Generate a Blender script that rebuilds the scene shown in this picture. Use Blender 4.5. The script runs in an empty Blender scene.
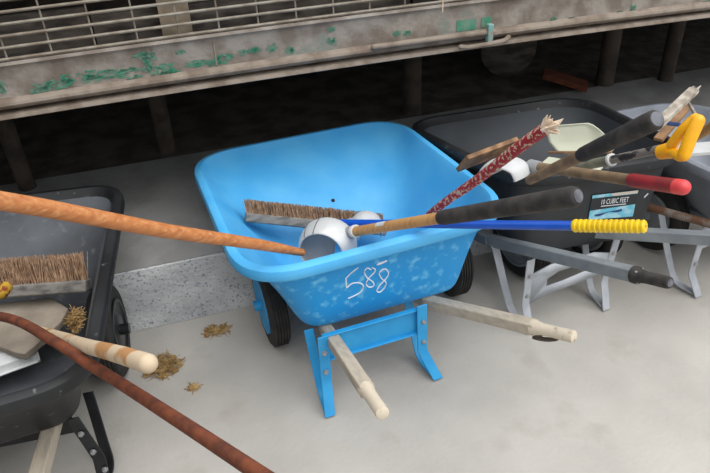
import bpy, bmesh, math, random
from mathutils import Vector as V, Matrix, noise
from mathutils.bvhtree import BVHTree
random.seed(7)
S = bpy.context.scene
COL = S.collection
rad = math.radians

# ------------------------------------------------------------------ camera
F = 640.0
PITCH, YAW, ROLL, CAMH = rad(33.05), rad(19.1), rad(3.06), 1.65
_f = V((math.sin(YAW)*math.cos(PITCH), math.cos(YAW)*math.cos(PITCH), -math.sin(PITCH)))
_r0 = V((math.cos(YAW), -math.sin(YAW), 0)); _d0 = _f.cross(_r0)
_r = _r0*math.cos(ROLL)+_d0*math.sin(ROLL); _d = -_r0*math.sin(ROLL)+_d0*math.cos(ROLL)
CAM = V((0, 0, CAMH))
cd = bpy.data.cameras.new('camera'); cam = bpy.data.objects.new('camera', cd); COL.objects.link(cam)
cd.sensor_width = 36; cd.lens = F*36/710; cd.clip_start = .05; cd.clip_end = 100
M3 = Matrix((_r, -_d, -_f)).transposed()
cam.matrix_world = Matrix.Translation(CAM) @ M3.to_4x4()
S.camera = cam
def ray(x, y): return _r*((x-355)/F)+_d*((y-236.5)/F)+_f
def at(x, y, d): return CAM+ray(x, y)*d                 # a measured point: direction and distance
def onz(x, y, z): r = ray(x, y); return CAM+r*((z-CAMH)/r.z)

# ------------------------------------------------------------------ materials
def mat(name, c, rough=.6, metal=0., c2=None, scale=8., lo=.4, hi=.6, detail=6., bump=0., bscale=None,
        stretch=(1, 1, 1), spec=.5, c3=None, scale3=30., lo3=.6, hi3=.66, dist=0.):
    m = bpy.data.materials.new(name); m.use_nodes = True
    nt = m.node_tree; N, L = nt.nodes, nt.links
    b = N['Principled BSDF']
    b.inputs['Base Color'].default_value = (*c, 1); b.inputs['Roughness'].default_value = rough
    b.inputs['Metallic'].default_value = metal; b.inputs['Specular IOR Level'].default_value = spec
    tc = N.new('ShaderNodeTexCoord'); mp = N.new('ShaderNodeMapping'); mp.inputs['Scale'].default_value = stretch
    L.new(tc.outputs['Object'], mp.inputs['Vector'])
    def tex(s, dt=detail):
        n = N.new('ShaderNodeTexNoise'); n.inputs['Scale'].default_value = s; n.inputs['Detail'].default_value = dt
        n.inputs['Distortion'].default_value = dist
        L.new(mp.outputs[0], n.inputs['Vector']); return n
    def mask(s, a, z):
        n = tex(s); r = N.new('ShaderNodeValToRGB'); r.color_ramp.elements[0].position = a; r.color_ramp.elements[1].position = z
        L.new(n.outputs[0], r.inputs[0]); return r.outputs[0]
    last = None
    def over(prev, base, col, msk):
        x = N.new('ShaderNodeMix'); x.data_type = 'RGBA'
        if prev is None: x.inputs[6].default_value = (*base, 1)
        else: L.new(prev, x.inputs[6])
        x.inputs[7].default_value = (*col, 1); L.new(msk, x.inputs[0]); return x.outputs[2]
    if c2: last = over(last, c, c2, mask(scale, lo, hi))
    if c3: last = over(last, c, c3, mask(scale3, lo3, hi3))
    if last: L.new(last, b.inputs['Base Color'])
    if bump:
        bp = N.new('ShaderNodeBump'); bp.inputs['Strength'].default_value = bump; bp.inputs['Distance'].default_value = .01
        L.new(tex(bscale or scale*3).outputs[0], bp.inputs['Height']); L.new(bp.outputs[0], b.inputs['Normal'])
    return m
def s2l(r, g, b):
    f = lambda v: (v/255/12.92 if v/255 <= .04045 else ((v/255+.055)/1.055)**2.4)
    return (f(r), f(g), f(b))

M = dict(
 floor=mat('concrete', s2l(184, 180, 173), .9, c2=s2l(166, 162, 156), scale=2.2, lo=.35, hi=.65, bump=.25, bscale=60, c3=s2l(160, 154, 145), scale3=5, lo3=.58, hi3=.8),
 slab=mat('slab_concrete', s2l(164, 163, 161), .95, c2=s2l(136, 135, 133), scale=3, bump=.4, bscale=40),
 riser=mat('pitted_concrete', s2l(206, 207, 207), .95, c2=s2l(182, 183, 184), scale=6, bump=.6, bscale=50, c3=s2l(134, 140, 152), scale3=95, lo3=.56, hi3=.66),
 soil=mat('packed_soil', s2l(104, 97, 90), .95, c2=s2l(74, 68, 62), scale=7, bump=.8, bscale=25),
 dark=mat('shade_brown', s2l(52, 46, 42), .95, c2=s2l(38, 34, 32), scale=5, bump=.5),  # wall, deck and roof tone, darkened to deepen the shade around the platform
 beam=mat('weathered_steel', s2l(160, 152, 143), .75, .05, c2=s2l(126, 115, 105), scale=11, c3=s2l(136, 140, 132), scale3=5, bump=.3, bscale=60),
 beamlip=mat('brown_edge', s2l(146, 134, 122), .8, .05, c2=s2l(116, 102, 89), scale=14, lo=.42, hi=.62, bump=.3, bscale=50),
 mesh=mat('galvanised_wire', s2l(156, 149, 136), .6, .2, c2=s2l(128, 116, 102), scale=20),
 green=mat('green_paint', s2l(64, 138, 110), .7, c2=s2l(108, 144, 126), scale=30),
 teal=mat('pale_teal_paint', s2l(118, 170, 165), .6, c2=s2l(150, 140, 128), scale=50),
 post=mat('dark_post', s2l(84, 74, 66), .95, c2=s2l(60, 53, 47), scale=9),
 ply=mat('grey_boards', s2l(104, 96, 88), .9, c2=s2l(60, 54, 50), scale=9, stretch=(1, 1, 3), lo=.38, hi=.62),
 tan=mat('tan_sheet', s2l(168, 152, 132), .8, c2=s2l(140, 126, 108), scale=12),
 blue=mat('faded_lit_blue_plastic', s2l(72, 170, 230), .5, c2=s2l(98, 186, 236), scale=7, lo=.35, hi=.75, detail=4, spec=.35, bump=.04, bscale=90),  # inside and lip: fading plus brighter light put into the blue
 bluepatch=mat('scuffed_blue_plastic', s2l(38, 154, 224), .45, c2=s2l(110, 198, 242), scale=34, lo=.54, hi=.76, detail=2, spec=.35, bump=.04, bscale=90),
 blue2=mat('blue_paint', s2l(34, 146, 206), .45, c2=s2l(44, 156, 214), scale=12),
 black=mat('black_plastic', s2l(44, 46, 48), .5, c2=s2l(60, 63, 67), scale=7, lo=.4, hi=.8, spec=.4, bump=.05, bscale=80),
 black0=mat('worn_black_plastic', s2l(27, 28, 30), .5, c2=s2l(46, 48, 51), scale=5, lo=.42, hi=.75, spec=.4, c3=s2l(104, 106, 108), scale3=40, lo3=.64, hi3=.76),
 dusty=mat('dusty_black_plastic', s2l(98, 102, 108), .6, c2=s2l(68, 71, 76), scale=4, lo=.38, hi=.7, spec=.35, c3=s2l(122, 124, 126), scale3=26, lo3=.6, hi3=.85),
 paleblack=mat('paler_black_plastic', s2l(66, 70, 75), .6, c2=s2l(50, 53, 57), scale=4, lo=.38, hi=.7, spec=.35),  # paler black for the inside of the right tray
 blacksteel=mat('black_enamel', s2l(26, 27, 29), .3, .3, c2=s2l(36, 37, 40), scale=20),
 rubber=mat('rubber', s2l(30, 30, 31), .85, c2=s2l(48, 46, 44), scale=20, bump=.2),
 greytray=mat('grey_plastic', s2l(150, 155, 165), .5, c2=s2l(132, 137, 147), scale=5),
 greysteel=mat('grey_paint', s2l(140, 146, 150), .45, .1, c2=s2l(124, 130, 136), scale=12),
 palegrey=mat('pale_grey_paint', s2l(176, 180, 186), .5, .1, c2=s2l(160, 165, 172), scale=12),
 greyrim=mat('pale_rim', s2l(150, 153, 158), .5),
 oldwood=mat('weathered_wood', s2l(186, 174, 156), .85, c2=s2l(158, 150, 138), scale=16, stretch=(5, .5, 5), lo=.42, hi=.75, bump=.2),
 gripwood=mat('cream_grip', s2l(206, 194, 174), .8, c2=s2l(150, 132, 112), scale=40, lo=.58, hi=.72),
 orange=mat('orange_wood', s2l(188, 122, 70), .5, c2=s2l(160, 92, 46), scale=14, stretch=(.5, 5, 5), lo=.4, hi=.75, c3=s2l(206, 152, 104), scale3=22, lo3=.5, hi3=.8),
 ash=mat('ash_wood', s2l(196, 150, 94), .55, c2=s2l(172, 126, 78), scale=26, stretch=(1, 4, 1), lo=.4, hi=.7),
 dirtywood=mat('dirty_wood', s2l(134, 112, 86), .7, c2=s2l(96, 78, 60), scale=24, lo=.4, hi=.7),
 barkwood=mat('peeled_wood', s2l(200, 180, 152), .75, c2=s2l(176, 130, 84), scale=11, lo=.52, hi=.58, detail=3, dist=.3),
 rust=mat('rusty_iron', s2l(118, 62, 36), .8, .1, c2=s2l(86, 44, 28), scale=30, lo=.4, hi=.66, bump=.3, bscale=90),
 oldrust=mat('dirty_rust', s2l(96, 66, 46), .85, .1, c2=s2l(120, 112, 104), scale=22, lo=.48, hi=.62, bump=.3),
 redpaint=mat('chipped_red', s2l(152, 28, 40), .55, c2=s2l(190, 172, 152), scale=95, lo=.53, hi=.57, detail=6),
 splinter=mat('fresh_wood', s2l(234, 220, 202), .85, c2=s2l(206, 180, 154), scale=50),
 boardgrey=mat('bleached_board', s2l(186, 178, 166), .85, c2=s2l(140, 130, 118), scale=30),
 boardbrown=mat('brown_board', s2l(150, 116, 84), .85, c2=s2l(106, 78, 56), scale=20),
 grip=mat('black_rubber_grip', s2l(38, 36, 36), .75, c2=s2l(60, 56, 53), scale=26, bump=.15),
 gripend=mat('worn_grip_end', s2l(110, 112, 118), .8, c2=s2l(82, 82, 88), scale=40),
 redgrip=mat('red_grip', s2l(158, 42, 50), .5, c2=s2l(132, 40, 46), scale=30),
 redend=mat('red_grip_end', s2l(216, 70, 74), .45),
 bluehandle=mat('blue_enamel', s2l(20, 82, 190), .28, c2=s2l(24, 88, 198), scale=10),
 yellow=mat('yellow_plastic', s2l(246, 210, 32), .4, c2=s2l(236, 196, 28), scale=20),
 amber=mat('amber_plastic', s2l(246, 178, 16), .4, c2=s2l(236, 164, 14), scale=20),
 white=mat('white_plastic', s2l(206, 208, 208), .45, c2=s2l(186, 188, 190), scale=9),
 beige=mat('beige_plastic', s2l(196, 198, 178), .5, c2=s2l(184, 186, 166), scale=8),
 socket=mat('grey_socket', s2l(150, 152, 156), .5),
 bristle=mat('tan_bristle', s2l(164, 134, 106), .9, c2=s2l(120, 92, 72), scale=60, lo=.35, hi=.65),
 blockwood=mat('grey_block', s2l(128, 124, 118), .85, c2=s2l(84, 82, 80), scale=20, stretch=(1, 3, 3), lo=.42, hi=.68),
 stone=mat('flagstone', s2l(150, 140, 126), .9, c2=s2l(128, 118, 106), scale=8, bump=.3, bscale=40),
 straw=mat('straw', s2l(176, 146, 96), .9, c2=s2l(140, 110, 68), scale=30),
 chalk=mat('white_paint_marker', s2l(240, 244, 248), .7),
 steel=mat('bolt_steel', s2l(170, 170, 172), .35, .6),
 ink=mat('label_black', s2l(38, 42, 46), .5),
 cyan=mat('label_cyan', s2l(110, 196, 222), .5, c2=s2l(180, 224, 236), scale=30),
 cream=mat('label_cream', s2l(216, 204, 190), .6),
 tarp=mat('blue_cloth', s2l(50, 82, 140), .8, c2=s2l(34, 58, 106), scale=20),
 tape=mat('silver_tape', s2l(120, 116, 112), .45, c2=s2l(36, 36, 38), scale=34, lo=.48, hi=.52),
 hubyellow=mat('mustard_ferrule', s2l(176, 138, 40), .6, c2=s2l(120, 50, 24), scale=50, lo=.45, hi=.55),
 greenstick=mat('grey_green_pipe', s2l(128, 128, 112), .6, c2=s2l(104, 104, 92), scale=20),
)

# ------------------------------------------------------------------ mesh helpers
def obj(name, bm, m, parent=None, smooth=True, label=None, solid=0, bevel=0):
    me = bpy.data.meshes.new(name)
    bmesh.ops.recalc_face_normals(bm, faces=bm.faces)
    bm.to_mesh(me); bm.free()
    ms = m if isinstance(m, (list, tuple)) else [m]
    for x in ms: me.materials.append(M[x])
    o = bpy.data.objects.new(name, me); COL.objects.link(o)
    if smooth:
        me.polygons.foreach_set('use_smooth', [True]*len(me.polygons)); me.set_sharp_from_angle(angle=rad(38))
    if solid:
        md = o.modifiers.new('thickness', 'SOLIDIFY'); md.thickness = solid; md.offset = 0
    if bevel:
        md = o.modifiers.new('bevel', 'BEVEL'); md.width = bevel; md.segments = 2; md.limit_method = 'ANGLE'
    if parent:
        o.parent = parent
        bpy.context.view_layer.update()
        o.matrix_parent_inverse = world_of(parent).inverted()
    if label: o['label'] = label
    return o
def world_of(o):
    m = o.matrix_basis.copy()
    if o.parent: m = world_of(o.parent) @ o.matrix_parent_inverse @ m
    return m
def thing(name, loc, label, cat, group=None):
    o = bpy.data.objects.new(name, None); COL.objects.link(o); o.location = loc; o.empty_display_size = .05
    return tag(o, label, cat, group)
def tag(o, label, cat, group=None):
    o['label'] = label; o['category'] = cat
    if group: o['group'] = group
    return o
def loft(bm, loops, closed=True, cap0=True, cap1=True, mi=0, mis=None):
    rows = [[bm.verts.new(p) for p in l] for l in loops]
    n = len(rows[0])
    for q, (a, b) in enumerate(zip(rows, rows[1:])):
        if mis: mi = mis[q] if q < len(mis) else mis[-1]
        for i in range(n if closed else n-1):
            j = (i+1) % n
            try: bm.faces.new((a[i], a[j], b[j], b[i])).material_index = mi
            except ValueError: pass
    for c, r in ((cap0, rows[0]), (cap1, rows[-1])):
        if c and closed:
            try: bm.faces.new(r).material_index = mi
            except ValueError: pass
    return rows
def frame(t, up=None):
    t = t.normalized(); up = up or V((0, 0, 1))
    if abs(t.dot(up)) > .97: up = V((1, 0, 0))
    a = t.cross(up).normalized(); return a, a.cross(t).normalized()
def tube(bm, pts, radii, n=14, flat=1., mi=0, roundend=(False, False), up=None):
    pts = [V(p) for p in pts]
    if not isinstance(radii, (list, tuple)): radii = [radii]*len(pts)
    radii = list(radii)
    def dome(p, t, r, rev):
        out = [(p+t*r*math.sin(k*math.pi/10), r*max(.06, math.cos(k*math.pi/10))) for k in range(1, 6)]
        return out[::-1] if rev else out
    seq = list(zip(pts, radii))
    if roundend[0]: seq = dome(pts[0], (pts[0]-pts[1]).normalized(), radii[0], True)+seq
    if roundend[1]: seq = seq+dome(pts[-1], (pts[-1]-pts[-2]).normalized(), radii[-1], False)
    loops = []
    for i, (p, r) in enumerate(seq):
        a = seq[max(0, i-1)][0]; b = seq[min(len(seq)-1, i+1)][0]
        u, w = frame(b-a, up)
        loops.append([p+u*math.cos(2*math.pi*k/n)*r+w*math.sin(2*math.pi*k/n)*r*flat for k in range(n)])
    loft(bm, loops, mi=mi); return bm
def line(a, b, n=8, wob=0, seed=0):
    a, b = V(a), V(b); u, w = frame(b-a); out = []
    for i in range(n+1):
        t = i/n
        out.append(a.lerp(b, t)+u*wob*noise.noise((t*3+seed, seed*.7, 0))+w*wob*noise.noise((t*3, seed, 5)))
    return out
def obox(bm, c, ax, h, mi=0):
    c = V(c); vs = []
    for sx in (-1, 1):
        for sy in (-1, 1):
            for sz in (-1, 1):
                vs.append(bm.verts.new(c+ax[0]*sx*h[0]+ax[1]*sy*h[1]+ax[2]*sz*h[2]))
    for q in ((0, 1, 3, 2), (4, 6, 7, 5), (0, 4, 5, 1), (2, 3, 7, 6), (0, 2, 6, 4), (1, 5, 7, 3)):
        bm.faces.new([vs[i] for i in q]).material_index = mi
    return bm
AX = (V((1, 0, 0)), V((0, 1, 0)), V((0, 0, 1)))
def yawed(a): return (V((math.cos(a), math.sin(a), 0)), V((-math.sin(a), math.cos(a), 0)), V((0, 0, 1)))
def box(bm, lo, hi, mi=0):
    lo, hi = V(lo), V(hi); return obox(bm, (lo+hi)/2, AX, (hi-lo)/2, mi)
def bar(bm, a, b, w, h, up=None, mi=0):
    a, b = V(a), V(b); u, n = frame(b-a, up); return obox(bm, (a+b)/2, (u, (b-a).normalized(), n), (w/2, (b-a).length/2, h/2), mi)
def strap(bm, pts, w, t, wd):
    """a flat bar bent along pts; wd = width direction"""
    pts = [V(p) for p in pts]; wd = wd.normalized(); loops = []
    for i, p in enumerate(pts):
        d = (pts[min(i+1, len(pts)-1)]-pts[max(i-1, 0)]).normalized(); n = d.cross(wd).normalized()
        loops.append([p+wd*w/2+n*t/2, p-wd*w/2+n*t/2, p-wd*w/2-n*t/2, p+wd*w/2-n*t/2])
    loft(bm, loops); return bm
def curve(pts, n=6):
    """Catmull-Rom through pts"""
    P = [V(p) for p in pts]; P = [P[0]*2-P[1]]+P+[P[-1]*2-P[-2]]; out = []
    for i in range(1, len(P)-2):
        for k in range(n):
            t = k/n; a, b, c, d = P[i-1:i+3]
            out.append(.5*((2*b)+(c-a)*t+(2*a-5*b+4*c-d)*t*t+(3*b-a-3*c+d)*t**3))
    out.append(P[-2]); return out
def lathe(bm, c, axis, prof, n=40, mi=0):
    """prof: (distance along axis, radius)"""
    u, w = frame(axis); axis = axis.normalized(); c = V(c)
    loft(bm, [[c+axis*a+(u*math.cos(2*math.pi*k/n)+w*math.sin(2*math.pi*k/n))*r for k in range(n)] for a, r in prof], mi=mi); return bm

# ------------------------------------------------------------------ setting
STEPA = rad(-3.57)
SD = V((math.cos(STEPA), math.sin(STEPA), 0)); SN = V((-math.sin(STEPA), math.cos(STEPA), 0)); S0 = V((.021, 2.102, 0))
def sp(s, u, z): return S0+SD*s+SN*u+V((0, 0, z))        # along the step, behind its face, height
SAX = (SD, SN, V((0, 0, 1)))
def structure(o): o['kind'] = 'structure'; return o
bm = bmesh.new(); box(bm, (-9, -7, -.2), (11, 2.6, 0)); structure(obj('floor', bm, 'floor', smooth=False))
bm = bmesh.new(); obox(bm, sp(0, .48, .137), SAX, (10, .47, .145), 0)
structure(obj('floor_raised', bm, 'slab', smooth=False))
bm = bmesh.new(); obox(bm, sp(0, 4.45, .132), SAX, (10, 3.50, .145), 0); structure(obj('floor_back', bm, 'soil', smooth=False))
bm = bmesh.new(); obox(bm, sp(0, .005, .14), SAX, (10, .005, .1405)); structure(obj('trim_1', bm, 'riser', bevel=.003))
bm = bmesh.new(); obox(bm, (-2.4, -1.0, 1.5), AX, (.08, 2.95, 1.52)); structure(obj('wall_left_added', bm, 'ply', smooth=False))  # unseen wall added to block skylight and darken the left side
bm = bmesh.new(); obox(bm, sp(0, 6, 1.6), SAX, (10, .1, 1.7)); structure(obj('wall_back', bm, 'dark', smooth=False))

# the long steel platform with its mesh side
def camber(s): return .018*(1-((s-.95)/1.7)**2) if abs(s-.95) < 3 else .018*(1-(3/1.7)**2)
BU = .10   # beam face behind the step face
plat = thing('steel_platform', sp(1, 1.5, .28), 'long steel platform edge with wire mesh side and flaking green paint above the wheelbarrows', 'platform')
prof = [(-.06, 1.060), (.009, 1.062), (.012, 1.053), (.003, 1.046), (0, 1.036), (0, .951), (.010, .946), (.020, .940), (.023, .932), (.018, .922), (.004, .915), (-.02, .913), (-.02, .907), (.020, .902), (.025, .890), (.018, .886), (-.06, .888)]
bm = bmesh.new(); loops = []
for i in range(61):
    s = -5+i*.2
    loops.append([sp(s, BU-u, z+camber(s)) for u, z in prof])
rows = loft(bm, loops)
for f in bm.faces:
    c = f.calc_center_median()
    if c.z-camber((c-S0).dot(SD)) < .9485: f.material_index = 1          # browner, darker lower edge
obj('side_beam', bm, ['beam', 'beamlip'], plat)
# flaking paint: thin irregular patches on the web
bm = bmesh.new()
def patch(s, z, w, h, seed, square=False):
    if square: return fleck(s, z, w, h, seed, True)
    rn = random.Random(seed)
    for i in range(26):
        a, r = rn.random()*6.28, rn.random()**.5; k = rn.uniform(.08, .38)*(1.15-r*.6)
        fleck(s+math.cos(a)*r*w, z+math.sin(a)*r*h, max(.0025, k*w), max(.0015, k*h*1.1), seed+i)
def fleck(s, z, w, h, seed, square=False):
    n = 16; c = bm.verts.new(sp(s, BU-.0022, z+camber(s))); ring = []
    for k in range(n):
        a = 2*math.pi*k/n
        rr = 1+(.8*noise.noise((math.cos(a)*2.2+seed*3.1, math.sin(a)*2.2, seed)))
        dx, dz = math.cos(a)*rr, math.sin(a)*rr
        if square:
            m_ = max(abs(math.cos(a)), abs(math.sin(a))); dx, dz = math.cos(a)/m_, math.sin(a)/m_
        ss = s+dx*w; zz = min(1.034, max(.953, z+dz*h))
        ring.append(bm.verts.new(sp(ss, BU-.0022, zz+camber(ss))))
    for k in range(n): bm.faces.new((c, ring[k], ring[(k+1) % n]))
def px_s(x, y):   # where a measured direction meets the beam face
    r = ray(x, y); p0 = sp(0, BU, 0); t = (p0-CAM).dot(SN)/r.dot(SN); p = CAM+r*t
    s = (p-S0).dot(SD); return s, p.z-camber(s)
for x, y, w, h in ((52, 85, 17, 5), (66, 80, 8, 5), (105, 76, 20, 5), (88, 75, 9, 4), (120, 72, 16, 4), (150, 60, 7, 11), (158, 70, 15, 6), (144, 56, 11, 3), (170, 72, 9, 3), (200, 63, 15, 3), (224, 58, 9, 5), (214, 64, 5, 3), (243, 52, 6, 3), (255, 50, 8, 3), (290, 50, 5, 3), (331, 29, 5, 2.5), (332, 41, 5, 4), (398, 33, 5, 3), (407, 33, 4, 3), (272, 48, 5, 4), (2, 87, 4, 6), (38, 92, 6, 3), (632, 11, 4, 9), (553, 21, 4, 5), (705, 10, 6, 5), (618, 19, 4, 3), (570, 24, 3, 2), (180, 52, 5, 2), (135, 78, 7, 3)):
    s, z = px_s(x, y); patch(s, z, w/640*2.45, h/640*2.3, x*.37+y)
for x, y, w, h in ((466, 25, 10, 5.5), (486, 22, 5, 5)):
    s, z = px_s(x, y); patch(s, z, w/640*2.5, h/640*2.3, x, True)
o = obj('flaking_paint', bm, 'green', plat, label='flaking green paint on the beam web', smooth=False); o['kind'] = 'stuff'
# wire mesh, upright
bm = bmesh.new()
MU = BU-.002
for i in range(14):
    z = 1.070+i*.0345
    tube(bm, [sp(-5+.25*k, MU, z+camber(-5+.25*k)) for k in range(49)], .0045, 6, flat=1.15)
obj('horizontal_wire', bm, 'mesh', plat)
bm = bmesh.new()
for k in range(-24, 52):
    s = k*.1315+.03; tube(bm, [sp(s, MU+.004, 1.062+camber(s)), sp(s, MU+.004, 1.55)], .0032, 6)
obj('vertical_wire', bm, 'mesh', plat)
bm = bmesh.new(); obox(bm, sp(1, MU, 1.555), SAX, (6, .02, .02)); obj('top_rail', bm, 'beam', plat)
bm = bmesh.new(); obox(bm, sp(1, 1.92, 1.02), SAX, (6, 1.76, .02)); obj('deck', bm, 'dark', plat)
bm = bmesh.new(); obox(bm, sp(1, 1.9, 1.62), SAX, (6, 1.79, .02)); obj('added_roof', bm, 'dark', plat)  # unseen roof added to keep the space behind the mesh dark
bm = bmesh.new(); obox(bm, sp(1, .62, 1.33), SAX, (6, .01, .27)); obj('dark_backing', bm, 'post', plat)  # dark backing added so the space behind the mesh looks shaded
# boards behind the mesh
bm = bmesh.new()
random.seed(3)
s = -4
while s < 6:
    w = random.uniform(.25, .6); obox(bm, sp(s+w/2, .24+random.uniform(0, .05), 1.03+.055+random.uniform(0, .02)), SAX, (w/2-.006, .012, .055+random.uniform(0, .02)))
    s += w
obj('kick_board', bm, 'ply', plat)
bm = bmesh.new(); obox(bm, sp(.16, .20, 1.17), SAX, (.05, .015, .14)); obj('tan_upright', bm, 'tan', plat, label='tan upright sheet behind the mesh')
for s, zz, w in ((-.35, 1.27, .25), (.62, 1.30, .3), (1.5, 1.28, .35), (2.4, 1.3, .4)):
    bm = bmesh.new(); obox(bm, sp(s, .34, zz-.03), SAX, (w, .012, .04)); obj('stake_board', bm, 'ply', plat)
# weld seam and latch on the beam
s, z = px_s(215, 54); bm = bmesh.new(); tube(bm, [sp(s, BU-.001, .955+camber(s)), sp(s, BU-.001, 1.035+camber(s))], .003, 6); obj('weld_seam', bm, 'beamlip', plat)
s0, z0 = px_s(460, 39.5); s1, _ = px_s(500, 36); bm = bmesh.new()
tube(bm, curve([sp(s0-.02, BU-.05, .912+camber(s0)), sp(s0+.02, BU-.055, .908+camber(s0)), sp(s1-.02, BU-.05, .912+camber(s1)), sp(s1+.02, BU-.03, .918+camber(s1))]), .009, 8, roundend=(True, True)); obj('latch_rod', bm, 'beamlip', plat)
sb, _ = px_s(485, 34); bm = bmesh.new(); obox(bm, sp(sb, BU-.035, .945+camber(sb)), SAX, (.011, .012, .033)); obj('latch_bracket', bm, 'teal', plat, label='pale teal latch bracket', bevel=.003)
bm = bmesh.new(); tube(bm, [sp(s0-.35, BU-.026, .948+camber(s0-.3)), sp(s0+.12, BU-.03, .946+camber(s0))], .010, 10, roundend=(True, True)); obj('slide_bar', bm, 'beamlip', plat)
# wire end hanging over the lip
s2_, z2_ = px_s(440, 8); bm = bmesh.new(); tube(bm, [sp(s2_, BU-.024, z2_-.01+camber(s2_)), sp(s2_, BU-.020, z2_+.07+camber(s2_))], .0025, 6); obj('wire_end', bm, 'splinter', plat)
# posts under the deck
for x, y, d, w in ((28, 188, 2.95, .045), (168, 150, 3.2, .05), (412, 112, 3.05, .06), (604, 84, 3.3, .06), (665, 80, 3.6, .05)):
    p = onz(x, y, .28); bm = bmesh.new(); tube(bm, [(p.x, p.y, .27), (p.x, p.y, 1.02)], w*.85, 20); obj('support_leg', bm, 'post', plat)

# ------------------------------------------------------------------ trays and wheelbarrows
def quad_loop(c, r, nc=9, ne=7):
    out = []
    for i in range(4):
        p, a, b = c[i], c[i-1], c[(i+1) % 4]
        s = p+(a-p).normalized()*r; e = p+(b-p).normalized()*r
        for k in range(nc+1):
            t = k/nc; k1 = .12
            q = s*(1-t)**2+p*2*t*(1-t)+e*t*t
            out.append(q)
        nx = c[(i+1) % 4]; s2 = nx+(p-nx).normalized()*r
        for k in range(1, ne): out.append(e.lerp(s2, k/ne))
    return out
def tray_mesh(T, B, rt=.17, rb=.14, lip=.032):
    T = [V(p) for p in T]; B = [V(p) for p in B]
    top = quad_loop(T, rt); bot = quad_loop(B, rb); n = len(top)
    cen = sum(top, V())/n; nrm = []
    for i in range(n):
        t = top[(i+1) % n]-top[i-1]; q = V((t.y, -t.x, 0)).normalized()
        if q.dot(top[i]-cen) < 0: q = -q
        nrm.append(q)
    loops = []
    for o_, dz in ((lip*.93, -.034), (lip, -.030), (lip, -.012), (lip*.9, -.002), (lip*.55, .004), (lip*.2, .003), (0, -.004)):
        loops.append([top[i]+nrm[i]*o_+V((0, 0, dz)) for i in range(n)])
    for h, v in ((.05, .05), (.20, .18), (.38, .34), (.54, .50), (.67, .65), (.77, .78), (.85, .88), (.92, .95), (.97, .985), (1, 1)):
        l = []
        for i in range(n):
            a, b = top[i], bot[i]; l.append(V((a.x+(b.x-a.x)*h, a.y+(b.y-a.y)*h, a.z-.004+(b.z-a.z+.004)*v)))
        loops.append(l)
    cb = sum(bot, V())/n
    for k in (.7, .4, .12): loops.append([cb+(p-cb)*k for p in bot])
    bm = bmesh.new(); loft(bm, loops, cap0=False, mis=[2]*7+[0]); return bm
def place_on(o):
    dg = bpy.context.evaluated_depsgraph_get(); dg.update()
    return BVHTree.FromObject(o, dg)
def wheel(parent, c, axis, r, w, hubmat='blue2'):
    axis = axis.normalized()
    o = bmesh.new(); ri = r*.66
    prof = [(-w*.36, ri), (-w*.46, ri+.012), (-w*.5, r*.80), (-w*.46, r*.92), (-w*.36, r*.985)]
    for k in range(5):
        x = -w*.30+k*w*.15; prof += [(x-w*.035, r), (x+w*.035, r), (x+w*.05, r-.006), (x+w*.10, r-.006)]
    prof += [(w*.36, r*.985), (w*.46, r*.92), (w*.5, r*.80), (w*.46, ri+.012), (w*.36, ri)]
    lathe(o, c, axis, prof, 48)
    wo = obj('wheel', o, 'rubber', parent)
    h = bmesh.new(); lathe(h, c, axis, [(-w*.50, .02), (-w*.50, ri*.50), (-w*.40, ri*.62), (-w*.44, ri*.88), (-w*.52, ri*.94), (-w*.52, ri+.002), (-w*.40, ri+.004), (w*.40, ri+.004), (w*.52, ri+.002), (w*.52, ri*.94), (w*.44, ri*.88), (w*.40, ri*.62), (w*.50, ri*.50), (w*.50, .02)], 40)
    obj('wheel_rim', h, hubmat, wo)
    h = bmesh.new(); lathe(h, c, axis, [(-w*.86, .012), (-w*.86, .020), (w*.86, .020), (w*.86, .012)], 20); obj('hub', h, hubmat, wo)
    return wo
def bolt(parent, p, d, r=.007, m='steel'):
    bm = bmesh.new(); lathe(bm, V(p), V(d), [(0, r*1.3), (.003, r*1.3), (.0035, r), (.009, r*.95), (.010, r*.5)], 10); return obj('bolt', bm, m, parent)
def leg(parent, top, bend, tip, front, lat, m, w=.036, nb=2):
    """V-shaped leg: rear strap with kicked-out foot, front strap curving back to meet it"""
    bm = bmesh.new(); top, bend, tip, front = V(top), V(bend), V(tip), V(front)
    if tip.z < .005: tip.z = .006
    strap(bm, [top, top.lerp(bend, .5), bend, bend.lerp(tip, .15)-V((0, 0, .004)), tip], w, .006, lat)
    knee = bend.lerp(tip, .25)+(front-top)*.35; knee.z = .03
    strap(bm, curve([front, front.lerp(knee, .6)+V((0, 0, -.02)), knee, tip.lerp(bend, .12)+V((0, .012, -.004))], 5), w*.9, .006, lat)
    lo = obj('leg', bm, m, parent, bevel=.002)
    out = (tip-bend); out.z = 0; out.normalize()
    for k in range(nb): bolt(lo, top.lerp(bend, .35+.45*k)+out*.004, out)
    return lo

# ---- blue wheelbarrow
BARROWS = {}
def barrow(label, base, T, B, traymat, rt=.17, rb=.14, group='wheelbarrows in a row by the step'):
    root = thing('wheelbarrow', base, label, 'wheelbarrow', group)
    tr = obj('tray', tray_mesh(T, B, rt, rb), traymat, root)
    md = tr.modifiers.new('thickness', 'SOLIDIFY'); md.thickness = .005; md.offset = 0
    if isinstance(traymat, list): md.material_offset = 1
    return root, tr

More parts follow.
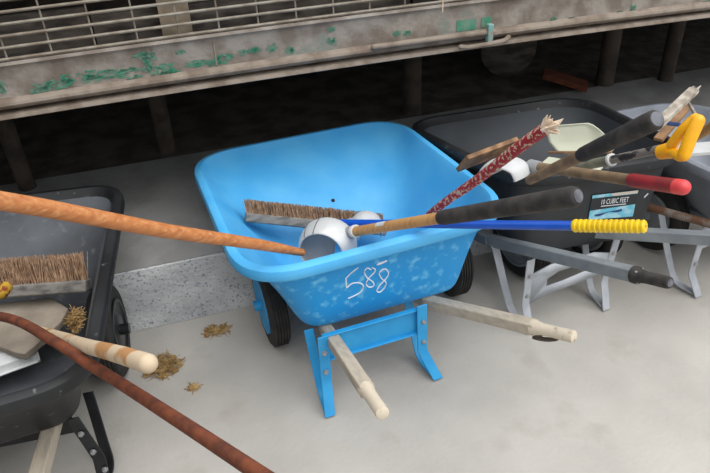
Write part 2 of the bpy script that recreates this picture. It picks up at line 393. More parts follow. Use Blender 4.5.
X = .613
blue, btray = barrow('bright blue plastic wheelbarrow with white handwritten 588 and weathered wooden handles', (X, 1.6, 0),
    [(X-.419, 1.488, .579), (X+.435, 1.51, .575), (X+.43, 2.43, .535), (X-.43, 2.43, .535)],
    [(.34, 1.56, .262), (.945, 1.56, .262), (.82, 1.92, .21), (.44, 1.92, .21)], ['blue', 'bluepatch', 'blue', 'blue'], .17, .11)
def wood_handle(root, front, exit_, end, gl=.135, w=.040, label=None):
    front, exit_, end = V(front), V(exit_), V(end)
    d = (end-exit_).normalized(); g0 = end-d*gl
    bm = bmesh.new(); bar(bm, front, exit_, w, w); bar(bm, exit_-d*.01, g0+d*.012, w, w*.98)
    h = obj('handle', bm, 'oldwood', root, bevel=.004, label=label)
    bm = bmesh.new(); tube(bm, [g0-d*.004, g0+d*.004, g0+d*.03, g0+d*.08, end-d*.012, end-d*.003, end], [.0235, .0235, .0185, .018, .019, .018, .013], 18)
    obj('hand_grip', bm, 'gripwood', h)
    return h, g0, d
hl = wood_handle(blue, (X-.14, 1.95, .15), (X-.190, 1.56, .236), onz(383, 414, .392))
hr = wood_handle(blue, (X+.13, 1.95, .155), (X+.180, 1.56, .236), onz(575, 337, .392))
bm = bmesh.new(); hk = hr[1]+hr[2]*.03
tube(bm, curve([hk+V((0, 0, -.02)), hk+V((-.005, 0, -.034))-hr[2]*.02, hk+hr[2]*.015+V((0, 0, -.036)), hk+hr[2]*.045+V((0, 0, -.026)), hk+hr[2]*.052+V((0, 0, -.018))]), .007, 8, roundend=(True, True)); obj('hook', bm, 'post', hr[0])
lat = V((1, 0, 0))
leg(blue, (.386, 1.475, .292), (.383, 1.47, .112), (.366, 1.405, .003), (.368, 1.585, .24), lat, 'blue2')
leg(blue, (.730, 1.475, .305), (.732, 1.47, .112), (.768, 1.415, .003), (.755, 1.64, .20), lat, 'blue2')
bm = bmesh.new(); obox(bm, (.558, 1.492, .232), AX, (.172, .003, .052)); obox(bm, (.558, 1.486, .283), AX, (.172, .009, .003)); obox(bm, (.558, 1.486, .181), AX, (.172, .009, .003)); obj('brace', bm, 'blue2', blue, bevel=.002)
bm = bmesh.new(); tube(bm, [(.262, 1.868, .168), (1.075, 1.868, .168)], .011, 12); obj('axle', bm, 'blue2', blue)
wheel(blue, (.302, 1.868, .168), V((1, 0, 0)), .166, .072); wheel(blue, (1.035, 1.868, .168), V((1, 0, 0)), .166, .072)
bm = bmesh.new()
for k in (-1, 1):
    bm = bmesh.new(); box(bm, (X+k*.13-.02, 1.84, .145), (X+k*.13+.02, 1.90, .20)); obj('axle_bracket', bm, 'blue2', blue)

def scrawl(tr, strokes, w, parent, label, m='chalk', name='painted_number', off=.003):
    tree = place_on(tr); bm = bmesh.new()
    for st in strokes:
        pts = curve([V((p[0], p[1], 0)) for p in st], 5) if len(st) > 2 else [V((st[0][0]+(st[1][0]-st[0][0])*k/5, st[0][1]+(st[1][1]-st[0][1])*k/5, 0)) for k in range(6)]
        P = []
        for p in pts:
            hit = tree.ray_cast(CAM, ray(p.x, p.y).normalized())
            if hit[0]: P.append(hit[0]+hit[1]*(off if hit[1].dot(hit[0]-CAM) < 0 else -off)*.5)
        if len(P) > 1: tube(bm, P, w, 6)
    return obj(name, bm, m, parent, label=label)
z = lambda x, y: (230+x/3.944, 180+y/3.944)
scrawl(btray, [[z(505, 343), z(480, 363), z(456, 386)], [z(456, 386), z(457, 405), z(459, 424)], [z(459, 424), z(480, 407), z(508, 404), z(525, 416), z(515, 440), z(490, 455), z(465, 466)],
   [z(556, 352), z(540, 346), z(529, 362), z(540, 384), z(562, 400), z(566, 416), z(548, 421), z(536, 408), z(548, 384), z(566, 366), z(572, 352), z(560, 344)],
   [z(600, 352), z(588, 366), z(596, 386), z(614, 402), z(610, 420), z(592, 440), z(578, 436), z(590, 414), z(612, 390), z(624, 368), z(614, 350), z(598, 352)],
   [z(578, 334), z(600, 326), z(618, 318)], [z(582, 328), z(618, 316)]], .0022, btray, 'white handwritten 588')
# drain hole in the nose wall
tree = place_on(btray); h = tree.ray_cast(CAM, ray(333, 200.5).normalized())
if h[0]:
    nn = h[1] if h[1].dot(ray(333, 200)) < 0 else -h[1]
    bm = bmesh.new(); lathe(bm, h[0]+nn*.0005, nn, [(0, .008), (.001, .008), (.0015, .006)], 14); obj('bolt_hole', bm, 'rubber', btray)

# ---- black wheelbarrow on the right
Y2 = rad(7); l2 = yawed(Y2)[0]; f2 = yawed(Y2)[1]
T2 = [(1.155, 1.61, .615), (1.79, 1.52, .62), (1.82, 2.17, .59), (1.115, 2.42, .51)]
B2 = [(1.16, 1.64, .27), (1.735, 1.55, .27), (1.66, 1.84, .23), (1.30, 1.90, .21)]
blk, ktray = barrow('black plastic wheelbarrow with grey steel handles and a sticker, right of the blue one', (1.4, 1.7, 0), T2, B2, ['paleblack', 'black', 'black0', 'black0'], .16, .11)
def steel_handle(root, pts, end, gl, m='greysteel', w=.036, h=.042):
    pts = [V(p) for p in pts]; end = V(end); bm = bmesh.new(); d = (end-pts[-1]).normalized(); g0 = end-d*gl
    q = pts+[g0+d*.02]
    for a, b in zip(q, q[1:]): bar(bm, a, b, w, h)
    ho = obj('handle', bm, m, root, bevel=.004)
    bm = bmesh.new(); tube(bm, [g0-d*.004, g0+d*.012, g0+d*.022, g0+d*.04, end-d*.01, end], [.027, .027, .021, .0185, .0185, .0165], 18); go = obj('rubber_grip', bm, 'grip', ho)
    bm = bmesh.new(); tube(bm, [end-d*.004, end+d*.002], [.012, .012], 14, mi=0); obj('grip_end', bm, 'gripend', root)
    return ho
gL = onz(670, 283, .52); g0 = onz(626, 272, .49); eL = onz(490, 240, .27)
steel_handle(blk, [eL-(g0-eL).normalized()*.25+V((0, 0, .04)), eL], gL, .115)
eR = onz(585, 231, .30); gR = onz(722, 239, .43)
steel_handle(blk, [eR-(gR-eR).normalized()*.1, eR], gR+(gR-eR)*.25, .115)
la = onz(530, 334, 0); lb = onz(606, 311, 0)
leg(blk, la+V((.0, .05, .31)), la+V((0, .05, .11)), la, la+V((-.03, .24, .27)), l2, 'palegrey')
leg(blk, lb+V((.03, .05, .31)), lb+V((.01, .05, .11)), lb, lb+V((.02, .22, .24)), l2, 'palegrey')
# slotted brace plate
bm = bmesh.new()
a0 = la+V((.0, .052, .245)); a1 = lb+V((.03, .052, .245))
def brace_pt(t, zz): p = a0.lerp(a1, t); p.z = zz; return p
outer = [(0, .10), (0, .235), (.25, .262), (.75, .262), (1, .235), (1, .16), (.75, .145), (.3, .125)]
inner = [(.22, .165), (.22, .20), (.35, .222), (.62, .226), (.80, .212), (.80, .196), (.66, .185), (.42, .17)]
vo = [bm.verts.new(brace_pt(*p)) for p in outer]; vi = [bm.verts.new(brace_pt(*p)) for p in inner]
for i in range(8): j = (i+1) % 8; bm.faces.new((vo[i], vo[j], vi[j], vi[i]))
obj('brace', bm, 'palegrey', blk, solid=.006, bevel=0)
wheel(blk, (1.37, 1.85, .16), l2, .155, .08, 'greysteel'); wheel(blk, (1.70, 1.83, .16), l2, .155, .08, 'greysteel')
bm = bmesh.new(); tube(bm, [V((1.37, 1.85, .16)), V((1.70, 1.83, .16))], .01, 10); obj('axle', bm, 'greysteel', blk)
# sticker: black band with text above a pale blue picture
tree2 = place_on(ktray)
def surf(x, y, off=.003):
    h = tree2.ray_cast(CAM, ray(x, y).normalized()); r = ray(x, y)
    if not h[0]: return None
    return h[0]+(h[1] if h[1].dot(r) < 0 else -h[1])*off
Q = [(592, 194.8), (637.5, 189.6), (632, 215.8), (587.7, 219.2)]
def q_at(u, v): return (Q[0][0]*(1-u)*(1-v)+Q[1][0]*u*(1-v)+Q[2][0]*u*v+Q[3][0]*(1-u)*v, Q[0][1]*(1-u)*(1-v)+Q[1][1]*u*(1-v)+Q[2][1]*u*v+Q[3][1]*(1-u)*v)
def sheet(fn, nu, nv, off):
    bm = bmesh.new(); g = [[surf(*fn(i/nu, j/nv), off) for i in range(nu+1)] for j in range(nv+1)]
    if any(p is None for r_ in g for p in r_): print('label miss'); return bm
    gv = [[bm.verts.new(p) for p in r_] for r_ in g]
    for j in range(nv):
        for i in range(nu): bm.faces.new((gv[j][i], gv[j][i+1], gv[j+1][i+1], gv[j+1][i]))
    return bm
obj('sticker', sheet(q_at, 8, 8, .0045), 'cyan', ktray, label='sticker reading 10 CUBIC FEET')

obj('sticker_band', sheet(lambda u, v: q_at(u, .12+v*(.50-.10*u)), 8, 4, .0056), 'ink', ktray, label='black band of the sticker')
obj('sticker_strip', sheet(lambda u, v: q_at(.42+.58*u, v*.10), 8, 1, .0056), 'cream', ktray, label='cream strip along the top of the sticker')
obj('sticker_stroke', sheet(lambda u, v: q_at(.12+.6*u, .80-.14*u+v*(.06+.04*math.sin(u*9))), 14, 1, .0056), 'tarp', ktray, label='dark blue streak on the sticker')
fc = bpy.data.curves.new('lettering', 'FONT'); fc.body = '10 CUBIC FEET'; fc.resolution_u = 2
fo = bpy.data.objects.new('lettering', fc); COL.objects.link(fo)
tm = bpy.data.meshes.new_from_object(fo.evaluated_get(bpy.context.evaluated_depsgraph_get()))
bpy.data.objects.remove(fo)
bm = bmesh.new(); bm.from_mesh(tm); bmesh.ops.triangulate(bm, faces=bm.faces)
xs = [v.co.x for v in bm.verts]; ys = [v.co.y for v in bm.verts]
for v in bm.verts:
    u = (v.co.x-min(xs))/(max(xs)-min(xs)); w = (v.co.y-min(ys))/(max(ys)-min(ys))
    v.co = surf(*q_at(.22+.60*u, .40-.20*w), .0068) or v.co
obj('sticker_text', bm, 'chalk', ktray, label='white lettering 10 CUBIC FEET', smooth=False)
obj('sticker_line', sheet(lambda u, v: q_at(.22+.56*u, .455+v*.03), 8, 1, .0068), 'chalk', ktray, label='white line under the lettering', smooth=False)
w6 = lambda x, y: (590+x/5.917, 160+y/5.917)
for st in ([w6(388, 106), w6(405, 98)], [w6(428, 108), w6(432, 92), w6(448, 88), w6(450, 102), w6(430, 112)], [w6(342, 196), w6(318, 220)]):
    scrawl(ktray, [st], .002, ktray, 'white handwritten numeral stroke', off=.004, name='painted_mark')

# ---- pale grey wheelbarrow at the right edge
T3 = [(1.885, 1.36, .55), (2.50, 1.42, .56), (2.42, 2.22, .44), (2.0, 2.24, .44)]
B3 = [(2.04, 1.42, .24), (2.40, 1.44, .24), (2.34, 1.84, .22), (2.12, 1.85, .22)]
gry, gtray = barrow('pale grey plastic wheelbarrow with grey legs at the far right of the row', (2.25, 1.65, 0), T3, B3, ['greytray']*4, .17, .12)
lc = onz(698, 298, 0)
leg(gry, lc+V((-.01, .05, .31)), lc+V((-.015, .05, .10)), lc, lc+V((-.06, .22, .29)), l2, 'palegrey')
leg(gry, lc+V((.37, .09, .31)), lc+V((.37, .09, .10)), lc+V((.385, .04, 0)), lc+V((.35, .28, .27)), l2, 'palegrey')
bm = bmesh.new(); obox(bm, lc+V((.18, .08, .24)), yawed(rad(6)), (.18, .003, .045)); obj('brace', bm, 'palegrey', gry, bevel=.001)
steel_handle(gry, [(2.09, 1.75, .19), (2.06, 1.40, .25)], (2.02, .80, .42), .115); steel_handle(gry, [(2.37, 1.75, .19), (2.41, 1.44, .25)], (2.50, .84, .42), .115)
wheel(gry, (1.99, 1.79, .165), l2, .16, .08, 'greysteel'); wheel(gry, (2.55, 1.78, .165), l2, .16, .08, 'greysteel')
bm = bmesh.new(); tube(bm, [V((1.99, 1.79, .165)), V((2.55, 1.78, .165))], .01, 10); obj('axle', bm, 'greysteel', gry)

# ---- black wheelbarrow on the left
T0 = [(-1.07, 1.27, .56), (-.27, 1.285, .57), (-.135, 2.27, .56), (-.98, 2.42, .56)]
B0 = [(-.95, 1.45, .26), (-.36, 1.46, .26), (-.34, 1.98, .20), (-.82, 2.02, .20)]
lft, ltray = barrow('scuffed black plastic wheelbarrow holding a broom and flagstone at the left edge', (-.6, 1.5, 0), T0, B0, ['dusty', 'black0', 'black0', 'black0'], .11, .08)
Y0 = rad(-8); l0 = yawed(Y0)[0]
e0 = onz(54, 419, .235); g_ = onz(38, 478, .28)
dd = (g_-e0).normalized()
wood_handle(lft, e0-dd*.32, e0, e0+dd*.58, w=.042)
wood_handle(lft, e0-dd*.32-l0*.33, e0-l0*.40, e0+dd*.58-l0*.50, w=.042)
ft = onz(106, 488, .006)
leg(lft, onz(72, 418, .25), onz(99, 458, .11), ft, onz(88, 392, .20), l0, 'blacksteel', nb=3)
leg(lft, onz(72, 418, .25)-l0*.46, onz(99, 458, .11)-l0*.5, ft-l0*.5, onz(88, 392, .20)-l0*.46, l0, 'blacksteel')
b0 = onz(72, 420, .225); bm = bmesh.new(); obox(bm, b0-l0*.23+V((0, .01, 0)), yawed(Y0), (.23, .003, .06)); obj('brace', bm, 'blacksteel', lft, bevel=.001)
wheel(lft, (-.268, 1.94, .168), l0, .166, .08, 'blacksteel'); wheel(lft, (-.90, 1.965, .168), l0, .166, .085, 'blacksteel')
bm = bmesh.new(); tube(bm, [V((-.268, 1.94, .168)), V((-.90, 1.965, .168))], .011, 10); obj('axle', bm, 'blacksteel', lft)

# ------------------------------------------------------------------ tools in the blue barrow
def broom_head(root, a, b, face_up, bdir, bh=.035, bd=.055, blen=.075, nb=900, seed=1):
    """block from a to b; face_up = normal of the broad face the bristles leave; bdir = bristle direction"""
    a, b = V(a), V(b); t = (b-a).normalized(); up = (face_up-t*face_up.dot(t)).normalized(); w = t.cross(up)
    bm = bmesh.new(); obox(bm, (a+b)/2, (t, w, up), ((b-a).length/2, bd/2, bh/2)); obj('block', bm, 'blockwood', root, bevel=.006)
    rnd = random.Random(seed); bm = bmesh.new(); bd_ = bdir.normalized()
    for i in range(nb):
        p = a.lerp(b, .01+.98*rnd.random())+w*rnd.uniform(-.45, .45)*bd+up*bh*.42
        q = p+(bd_+t*rnd.gauss(0, .10)+w*rnd.gauss(0, .10)).normalized()*blen*rnd.uniform(.85, 1.1)
        k = rnd.random()*3; r = rnd.uniform(.0012, .002)
        vs = [bm.verts.new(p+(t*math.cos(k+j*2.1)+w*math.sin(k+j*2.1))*r) for j in range(3)]
        ws = [bm.verts.new(q+(t*math.cos(k+j*2.1)+w*math.sin(k+j*2.1))*r*.7) for j in range(3)]
        for j in range(3): bm.faces.new((vs[j], vs[(j+1) % 3], ws[(j+1) % 3], ws[j]))
    o = obj('bristles', bm, 'bristle', root, smooth=False); o['kind'] = 'stuff'
    return t, w, up
def axial(A, B, t): return V(A).lerp(V(B), t)
def on_tray(tree, x, y, off):
    r = ray(x, y).normalized(); hh = tree.ray_cast(CAM, r); return hh[0]-r*off
ba, bb = on_tray(tree, 245, 217, .075), on_tray(tree, 385, 231, .085)
bt = thing('push_broom', (ba+bb)/2, 'push broom with tan bristles, blue handle and yellow ribbed grip lying in the blue wheelbarrow', 'broom')
broom_head(bt, ba, bb, V((.1, .45, .9)), V((.05, .55, .8)), seed=2, blen=.05, nb=1500)
h0 = at(338, 223, 2.16); h1 = at(645, 226.5, 1.50); gs = h0.lerp(h1, .835)
bm = bmesh.new(); tube(bm, line(h0, gs, 6), .0125, 16); hd = obj('handle', bm, 'bluehandle', bt)
dv = (h1-gs).normalized(); bm = bmesh.new(); pr = []; L_ = (h1-gs).length
for k in range(13):
    pr += [(L_*(k/13), .0142), (L_*((k+.35)/13), .0168), (L_*((k+.75)/13), .0168), (L_*((k+.9)/13), .0142)]
lathe(bm, gs-dv*.01, dv, [(0, .013)]+pr+[(L_+.008, .0165), (L_+.012, .013), (L_+.012, .004), (L_-.01, .004)], 24); obj('ribbed_grip', bm, 'yellow', bt)

def scoop(root, c, L, N, ln, wd, m, ribs=0, arch=.35, name='scoop_blade', closed=False, solid=.004, wrap=1.95, grooves=()):
    """a shovel blade: c = socket end, L = direction to the tip, N = convex (back) side"""
    L = L.normalized(); N = (N-L*N.dot(L)).normalized(); W = L.cross(N); bm = bmesh.new(); nu, nv = 24, 18; g = []; pos = []
    for j in range(nv+1):
        v = j/nv; row = []
        wv = wd*(.30+.70*min(1, (v/.28))**.6) if v < .28 and not closed else wd*(.8+.2*min(1, v/.5)) if closed else wd
        for i in range(nu+1):
            u = i/nu*2-1
            dome = math.sin(min(1, v/.32)*math.pi/2)
            hgt = arch*wd*(1-abs(u)**2.6)*(.25+.75*dome)-.02*(v**2)*ln
            lat_ = u*wv/2
            if closed:                                   # bulging body with a slightly drawn-in mouth
                fv = math.sin(min(1, .04+v/.5)*math.pi/2)**.7*(1-.22*max(0, (v-.5)/.5)**2); th = u*wrap
                lat_ = wd/2*fv*math.sin(th); hgt = arch*wd*(fv*math.cos(th)*1.0+.25)
            rb = ribs*.010*max(0, math.cos(u*math.pi*2.5))**4*min(1, v*4) if ribs else 0
            tipc = .06*ln*(1-u*u)*v
            row.append(bm.verts.new(V(c)+L*(v*ln+tipc)+W*lat_+N*(hgt-arch*wd*.25-rb)))
        g.append(row); pos.append([x.co.copy()+N*.0015 for x in row])
    for j in range(nv):
        for i in range(nu): bm.faces.new((g[j][i], g[j][i+1], g[j+1][i+1], g[j+1][i]))
    o = obj(name, bm, m, root, solid=solid)
    for i in grooves:
        q = bmesh.new(); tube(q, [gv_.copy() for gv_ in [gp_[i] for gp_ in pos[4:]]], .0022, 6); obj('groove', q, 'gripend', o)
    return o
sh0 = at(352, 232, 1.98); sh1 = at(578, 196, 1.28); ax = (sh1-sh0).normalized(); gs = sh0+(sh1-sh0)*.50
st = thing('scoop_shovel', sh0, 'white plastic scoop shovel with wooden shaft and long black grip lying across the blue wheelbarrow', 'shovel')
bm = bmesh.new(); tube(bm, line(sh0, gs+ax*.01, 6), .0155, 16); obj('shaft', bm, 'ash', st)
bm = bmesh.new(); tube(bm, [gs-ax*.002, gs+ax*.01, gs+ax*.06, axial(gs, sh1, .5), sh1-ax*.04, sh1-ax*.012, sh1-ax*.002, sh1], [.017, .0195, .020, .021, .0225, .0225, .019, .015], 20); gp = obj('rubber_grip', bm, 'grip', st)
bm = bmesh.new(); lathe(bm, sh1-ax*.001, ax, [(0, .014), (.003, .0135), (.004, .008)], 18); obj('grip_end', bm, 'gripend', gp)
pc = sh0.lerp(sh1, .20); u_, w_ = frame(ax); bm = bmesh.new()
loft(bm, [[pc+ax*d+(u_*math.cos(a*.22+.55)+w_*math.sin(a*.22+.55))*.0161 for a in range(9)] for d in (-.022, 0, .022)], closed=False)
obj('paper_label', bm, 'white', st, label='torn white paper label on the shaft')
bm = bmesh.new(); tube(bm, [sh0+ax*.02, sh0-ax*.01, sh0-ax*.05, sh0-ax*.08], [.019, .019, .020, .026], 16); obj('socket', bm, 'socket', st)
bm = bmesh.new(); lathe(bm, sh0+ax*.012, ax, [(0, .0185), (0, .021), (.012, .021), (.012, .0165)], 18); obj('collar', bm, 'white', st)
scoop(st, at(336, 234, 2.10), V((-.62, -.75, .10)), V((-.15, .35, .95)), .13, .185, 'white', arch=.46, closed=True, wrap=2.85, grooves=(12, 14))
s2 = thing('shovel_scoop', at(362, 216, 2.2), 'second white plastic scoop, mostly hidden behind the blue broom handle', 'scoop')
scoop(s2, at(362, 213, 2.32), V((-.1, -.9, -.3)), V((0, -.3, 1)), .11, .11, 'white', arch=.42, closed=True)
bm = bmesh.new(); tube(bm, [at(352, 222, 2.22), at(345, 225, 2.2)], .016, 12); obj('socket', bm, 'socket', s2)
# orange wooden handle from the left
o0 = at(-70, 190, 1.10); o1 = at(302, 252.5, 1.93)
bm = bmesh.new(); P = line(o0, o1, 10, .004, 3)
tube(bm, P, [.0185, .0185, .0185, .0182, .018, .0175, .017, .0165, .016, .0145, .011], 18, roundend=(True, True))
tag(obj('wooden_pole', bm, 'orange'), 'long orange brown wooden tool handle reaching from left edge into the blue wheelbarrow', 'handle')
# red chipped stick
r0 = at(430, 214, 1.98); r1 = at(546, 128, 1.45); ax = (r1-r0).normalized()
rt_ = thing('broken_stick', r0, 'chipped red painted stick with splintered broken end leaning over the blue wheelbarrow', 'stick')
bm = bmesh.new(); tube(bm, line(r0, r1, 8, .004, 8), [.0125]*3+[.0135]*3+[.015]*3, 16, roundend=(True, False)); obj('shaft', bm, 'redpaint', rt_)
bm = bmesh.new(); rn = random.Random(5); u, w = frame(ax)
tube(bm, [r1-ax*.004, r1+ax*.01], [.0142, .012], 12)
for k in range(30):
    a = rn.random()*6.28; rr = rn.uniform(.001, .013); p = r1+u*math.cos(a)*rr+w*math.sin(a)*rr
    q = p+(ax+u*rn.gauss(0, .25)+w*rn.gauss(0, .25)).normalized()*rn.uniform(.015, .042)
    tube(bm, [p, p.lerp(q, .6)+u*rn.gauss(0, .002), q], [rn.uniform(.003, .006), rn.uniform(.0025, .005), .0008], 5)
obj('splintered_end', bm, 'splinter', rt_)

# ------------------------------------------------------------------ tools in the right black barrow
def handle_tool(name, a, b, r0, r1, m, label, cat='handle', **k):
    bm = bmesh.new(); tube(bm, line(a, b, 8, k.get('wob', 0), 2), [r0+(r1-r0)*i/8 for i in range(9)], 16, roundend=k.get('round', (True, True)))
    return tag(obj(name, bm, m), label, cat)
# red-gripped shovel
p0 = at(537, 167, 1.90); p1 = at(684, 187.5, 1.42); ax = (p1-p0).normalized(); gs = p0.lerp(p1, .70)
t = thing('scoop_shovel', p0, 'white ribbed scoop shovel with wooden shaft and red grip lying in the right black wheelbarrow', 'shovel')
bm = bmesh.new(); tube(bm, line(p0, gs+ax*.01, 5), .0145, 16); obj('shaft', bm, 'dirtywood', t)
bm = bmesh.new(); tube(bm, [gs, gs+ax*.008, p1-ax*.02], [.0155, .0172, .0175], 18); gp = obj('grip', bm, 'redgrip', t)
bm = bmesh.new(); tube(bm, [p1-ax*.022, p1-ax*.004], [.0178, .0178], 18, roundend=(False, True)); obj('grip_end', bm, 'redend', gp, label='brighter red rounded grip end')
bm = bmesh.new(); tube(bm, [p0+ax*.015, p0-ax*.03], [.018, .021], 14); obj('socket', bm, 'socket', t)
scoop(t, p0-ax*.03+V((-.02, .06, -.02)), V((-.80, -.50, .05)), V((0, .40, .92)), .12, .15, 'white', ribs=1.2, arch=.30, closed=True)
# black-gripped shaft
p0 = at(530, 180, 1.80); p1 = at(657, 119, 1.32); ax = (p1-p0).normalized(); gs = p0.lerp(p1, .48)
t = thing('tool_handle', p0, 'dirty wooden tool shaft with black rubber grip rising from the right black wheelbarrow', 'handle')
bm = bmesh.new(); tube(bm, line(p0, gs+ax*.01, 5), [.0135, .014, .0145, .015, .0155, .016], 16, roundend=(True, False)); obj('shaft', bm, 'dirtywood', t)
bm = bmesh.new(); tube(bm, [gs-ax*.002, gs+ax*.01, gs.lerp(p1, .5), p1-ax*.03, p1-ax*.006, p1], [.0165, .019, .0205, .0225, .022, .018], 20); gp = obj('rubber_grip', bm, 'grip', t)
bm = bmesh.new(); lathe(bm, p1-ax*.001, ax, [(0, .0165), (.003, .016), (.004, .009)], 18); obj('grip_end', bm, 'gripend', gp)
# beige scoop
c0 = at(551, 146, 2.25); c1 = at(600, 143, 2.17); L = (c1-c0)
bm = bmesh.new(); loops = []
for k in range(17):
    tt = k/16; c = c0.lerp(c1, tt*1.08); e = 1-.85*max(0, (tt-.8)/.2)**2
    prof2 = [(.040, .052), (.044, .045), (.030, .030), (.012, .008), (-.03, -.004), (-.075, .004), (-.085, .015)]
    loops.append([c+V((0, 1, 0))*(a*e-.01*(1-e))*1.1+V((0, 0, 1))*(.02+(b_-.02)*e)*1.1 for a, b_ in prof2])
loft(bm, loops, closed=False)
tag(obj('beige_scoop', bm, 'beige', solid=.004), 'pale beige plastic trough shaped scoop at the back of the right black wheelbarrow', 'scoop')
bm = bmesh.new(); bar(bm, at(548, 152.5, 2.14), at(612, 152, 2.02), .012, .006)
tag(obj('flat_stick', bm, 'boardbrown', bevel=.001), 'thin dark brown stick in front of the beige scoop', 'stick')
bm = bmesh.new(); bar(bm, at(462, 164, 2.12), at(512, 145, 2.22), .016, .085, up=V((0, -.6, .8)))
tag(obj('wood_board', bm, 'boardbrown', bevel=.002), 'short brown board against left side of the right black wheelbarrow', 'board')
bm = bmesh.new(); bar(bm, at(545, 161, 1.95), at(600, 170, 1.85), .05, .01)
tag(obj('beige_batten', bm, 'beige', bevel=.002), 'pale beige slat lying under the crossed wooden shafts', 'slat')
# D-grip tool
p0 = at(560, 171, 1.88); p1 = at(671, 147, 1.50); ax = (p1-p0).normalized()
t = thing('grip_shovel', p0, 'taped shaft with yellow D shaped grip above the right black wheelbarrow', 'shovel')
ring = p0.lerp(p1, .52)
bm = bmesh.new(); tube(bm, line(p0, ring, 4), .0135, 14, roundend=(True, False)); obj('shaft', bm, 'greenstick', t)
bm = bmesh.new(); tube(bm, line(ring, p1, 4), .0115, 14); obj('taped_shaft', bm, 'tape', t)
bm = bmesh.new(); lathe(bm, ring-ax*.004, ax, [(0, .013), (0, .017), (.008, .017), (.008, .012)], 18); obj('collar', bm, 'white', t)
q0 = at(667, 151, 1.49); qa = at(699, 121, 1.40); qb = at(686, 156, 1.42)
bm = bmesh.new(); tube(bm, [q0-ax*.02, q0+ax*.015], [.017, .020], 16)
tube(bm, curve([q0+ax*.005, at(674, 142, 1.46), at(684, 129, 1.43), at(695, 119, 1.41)], 6), .0125, 14, roundend=(True, True))
tube(bm, curve([q0+ax*.005, at(673, 153, 1.46), at(680, 157, 1.43)], 6), .0105, 14, roundend=(True, True))
tube(bm, [at(698, 121, 1.40), at(690, 139, 1.41), at(684, 155, 1.42)], .0145, 16, roundend=(True, True))
obj('d_grip', bm, 'amber', t)
# broken boards and odds in the grey barrow
bm = bmesh.new(); a, b = at(655, 127, 1.90), at(694, 90, 1.95); u, w = frame(b-a)
obox(bm, (a+b)/2, (u, (b-a).normalized(), w), (.015, (b-a).length/2, .007))
rn = random.Random(9)
for k in range(5):
    p = b+u*(-.011+.0055*k); q = p+(b-a).normalized()*rn.uniform(.006, .03); tube(bm, [p-(b-a).normalized()*.02, p, q], [.006, .0055, .001], 5)
tag(obj('broken_board', bm, 'boardgrey', smooth=False), 'bleached broken board with splintered tip standing up at upper right', 'board')
bm = bmesh.new(); bar(bm, at(658, 140, 2.12), at(688, 105, 2.18), .03, .012)
tag(obj('brown_slat', bm, 'boardbrown', bevel=.001), 'brown slat right behind the bleached broken board', 'slat')
bm = bmesh.new(); tube(bm, [at(687, 100, 1.98), at(692, 109, 1.96), at(699, 121, 1.93)], [.004, .005, .005], 8)
tag(obj('thin_stick', bm, 'boardgrey'), 'thin pale stick slanting down behind the yellow D grip', 'stick')
bm = bmesh.new(); tube(bm, curve([at(668, 123, 2.0), at(672, 124, 1.99), at(680, 125, 1.98), at(691, 130, 2.0)], 5), [.006]+[.011]*13+[.011, .006], 10, flat=.5)
tag(obj('blue_cloth', bm, 'tarp'), 'crumpled dark blue cloth strip beside the bleached broken board', 'cloth')
bm = bmesh.new(); tube(bm, line(at(692, 139, 2.3), at(745, 106, 1.8), 4), .017, 14, roundend=(True, True))
tag(obj('wooden_shaft', bm, 'ash'), 'light wooden shaft end at the right edge behind the yellow D grip', 'handle')
bm = bmesh.new(); bar(bm, at(676, 151, 1.95), at(735, 146, 1.9), .07, .012)
tag(obj('white_panel', bm, 'white', bevel=.002), 'flat white plastic panel at the right edge below the light wooden shaft', 'panel')
bm = bmesh.new(); tube(bm, line(onz(640, 205, .335), onz(740, 232, .335), 6), .016, 10, roundend=(True, True))
tag(obj('rusty_pipe', bm, 'oldrust'), 'rusty brown bar under the pale grey wheelbarrow at the right edge', 'bar')

# ------------------------------------------------------------------ things in the left black barrow
ba, bb = onz(-95, 298, .43), onz(89, 285, .43)
t = thing('push_broom', (ba+bb)/2, 'push broom head with tan bristles lying in the left black wheelbarrow', 'broom')
broom_head(t, ba, bb, V((0, .5, .86)), V((.02, .62, .75)), seed=4, blen=.085, nb=1500, bh=.04)
f0 = at(2, 293, 1.86); bm = bmesh.new(); tube(bm, [f0+V((.01, .03, 0)), f0, f0+V((-.02, -.03, .01))], [.018, .018, .014], 14, roundend=(False, True)); obj('ferrule', bm, 'hubyellow', t, label='mustard and rust coloured ferrule')
bm = bmesh.new(); PTS = [(-40, 312), (0, 303), (50, 297), (68, 308), (62, 320), (46, 336), (24, 354), (14, 352), (-30, 335)]
top = [onz(x, y, .375) for x, y in PTS]
def slabmesh(bm, top, th):
    vt = [bm.verts.new(p) for p in top]; vb = [bm.verts.new(p-V((0, 0, th))) for p in top]
    bm.faces.new(vt); bm.faces.new(vb[::-1]); n = len(top)
    for i in range(n): bm.faces.new((vt[i], vb[i], vb[(i+1) % n], vt[(i+1) % n]))
slabmesh(bm, top, .025)
tag(obj('flagstone', bm, 'stone', smooth=False, bevel=.004), 'flat grey brown angular stone slab in the left black wheelbarrow', 'stone')
t = thing('ribbed_scoop', onz(15, 350, .33), 'white ribbed plastic scoop under the flagstone in the left black wheelbarrow', 'scoop')
scoop(t, onz(-58, 377, .332), V((.96, .20, 0)), V((0, -.1, 1)), .25, .16, 'white', ribs=2.4, arch=.14)
p0 = onz(40, 331, .392); p1 = at(147, 364, 1.13)
bm = bmesh.new(); tube(bm, line(p0, p1, 8, .004, 2), [.0145, .015, .0155, .016, .0165, .017, .0175, .0178, .0178], 20, roundend=(True, True))
tag(obj('peeled_pole', bm, 'barkwood'), 'pale peeled wooden handle with rounded end poking out of the left black wheelbarrow', 'handle')
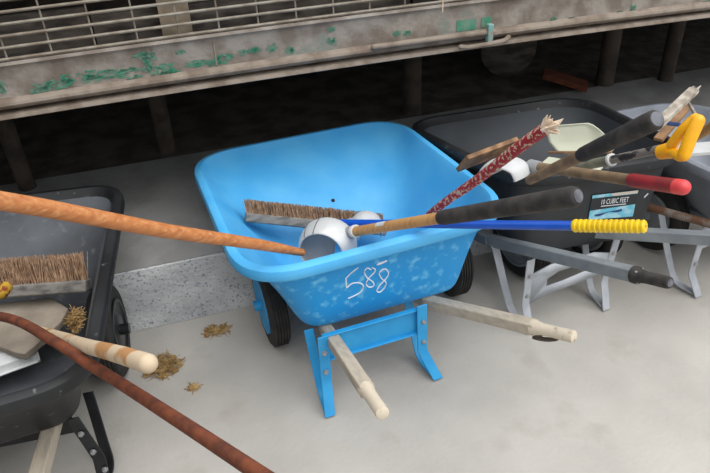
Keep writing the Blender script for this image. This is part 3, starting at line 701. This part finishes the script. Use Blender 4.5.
bm = bmesh.new(); P = curve([onz(-50, 312, .45), onz(8, 318, .58), onz(52, 340, .65), onz(86, 362, .65), at(120, 383, 1.35), at(190, 428, 1.12), at(275, 484, .93)], 6)
tube(bm, P, .0128, 14, roundend=(True, True))
tag(obj('rusty_pole', bm, 'rust'), 'long bent rusty brown iron rod crossing the lower left corner', 'rod')
def straw(name, c, rx, ry, h, n, label, seed):
    rn = random.Random(seed); bm = bmesh.new(); c = V(c)
    for i in range(n):
        a = rn.random()*6.28; r = rn.random()**.6; p = c+V((math.cos(a)*r*rx, math.sin(a)*r*ry, rn.random()*h*(1-r*.7)))
        th = rn.random()*6.28; d = V((math.cos(th), math.sin(th), rn.uniform(-.1, .35))).normalized()*rn.uniform(.008, .028)
        if p.z-.002 < c.z: p.z = c.z+.003
        q = p+d; q.z = max(q.z, c.z+.001); tube(bm, [p, q], rn.uniform(.0008, .0018), 3)
    for i in range(int(n*.12)):
        a = rn.random()*6.28; r = rn.random(); p = c+V((math.cos(a)*r*rx, math.sin(a)*r*ry, .004+h*.3*(1-r))); obox(bm, p, yawed(rn.random()*3), (rn.uniform(.004, .011), rn.uniform(.003, .008), rn.uniform(.002, .006)))
    o = tag(obj(name, bm, 'straw', smooth=False), label, 'straw'); o['kind'] = 'stuff'; return o
straw('straw_clump', onz(77, 324, .36), .016, .045, .07, 320, 'tuft of straw in the corner of the left black wheelbarrow', 1)
straw('straw_litter', onz(163, 367, 0), .07, .06, .03, 420, 'heap of straw on the concrete by the pale peeled handle', 2)
straw('straw_litter', onz(217, 331, 0), .05, .035, .008, 140, 'thin scatter of straw on the concrete left of the blue wheelbarrow', 3)
straw('straw_litter', onz(193, 388, 0), .014, .012, .006, 40, 'tiny crumb of straw on the concrete in front of the straw heap', 4)

# ------------------------------------------------------------------ under the platform
p = onz(566, 92, .28); bm = bmesh.new(); bar(bm, p+V((-.10, .10, .10)), p+V((.10, -.05, .03)), .12, .03)
tag(obj('wood_offcut', bm, 'rust', bevel=.003), 'reddish brown board leaning in the dark under the platform', 'board')
p = onz(508, 78, .28); bm = bmesh.new(); lathe(bm, p+V((0, 0, .17)), V((.3, 1, 0)), [(0, .02), (0, .10), (.03, .17), (.06, .17), (.06, .02)], 28)
tag(obj('old_wheel', bm, 'ply'), 'dim round wheel standing in the dark under the platform', 'wheel')

# ------------------------------------------------------------------ light
wd = bpy.data.worlds.new('sky'); S.world = wd; wd.use_nodes = True
nt = wd.node_tree; bg = nt.nodes['Background']
tc = nt.nodes.new('ShaderNodeTexCoord'); sx = nt.nodes.new('ShaderNodeSeparateXYZ'); nt.links.new(tc.outputs['Generated'], sx.inputs[0])
rp = nt.nodes.new('ShaderNodeValToRGB'); nt.links.new(sx.outputs['Z'], rp.inputs[0])     # overcast sky: brighter overhead than at the horizon
e = rp.color_ramp.elements; e[0].position = 0; e[0].color = (.10, .10, .10, 1); e[1].position = 1; e[1].color = (1.0, 1.0, 1.0, 1)
k = e.new(.03); k.color = (.46, .48, .50, 1); k = e.new(.4); k.color = (.70, .73, .76, 1)
nt.links.new(rp.outputs[0], bg.inputs[0]); bg.inputs[1].default_value = 1.5
sl = bpy.data.lights.new('sun', 'SUN'); sl.energy = 2.0; sl.angle = rad(60); sl.color = (1, .98, .95)
so = bpy.data.objects.new('sun', sl); COL.objects.link(so)
so.rotation_euler = V((-.25, .35, -.90)).to_track_quat('-Z', 'Y').to_euler()
S.view_settings.view_transform = 'Standard'; S.view_settings.look = 'None'; S.view_settings.gamma = 1
S.view_settings.use_curve_mapping = False; S.view_settings.exposure = 0.06
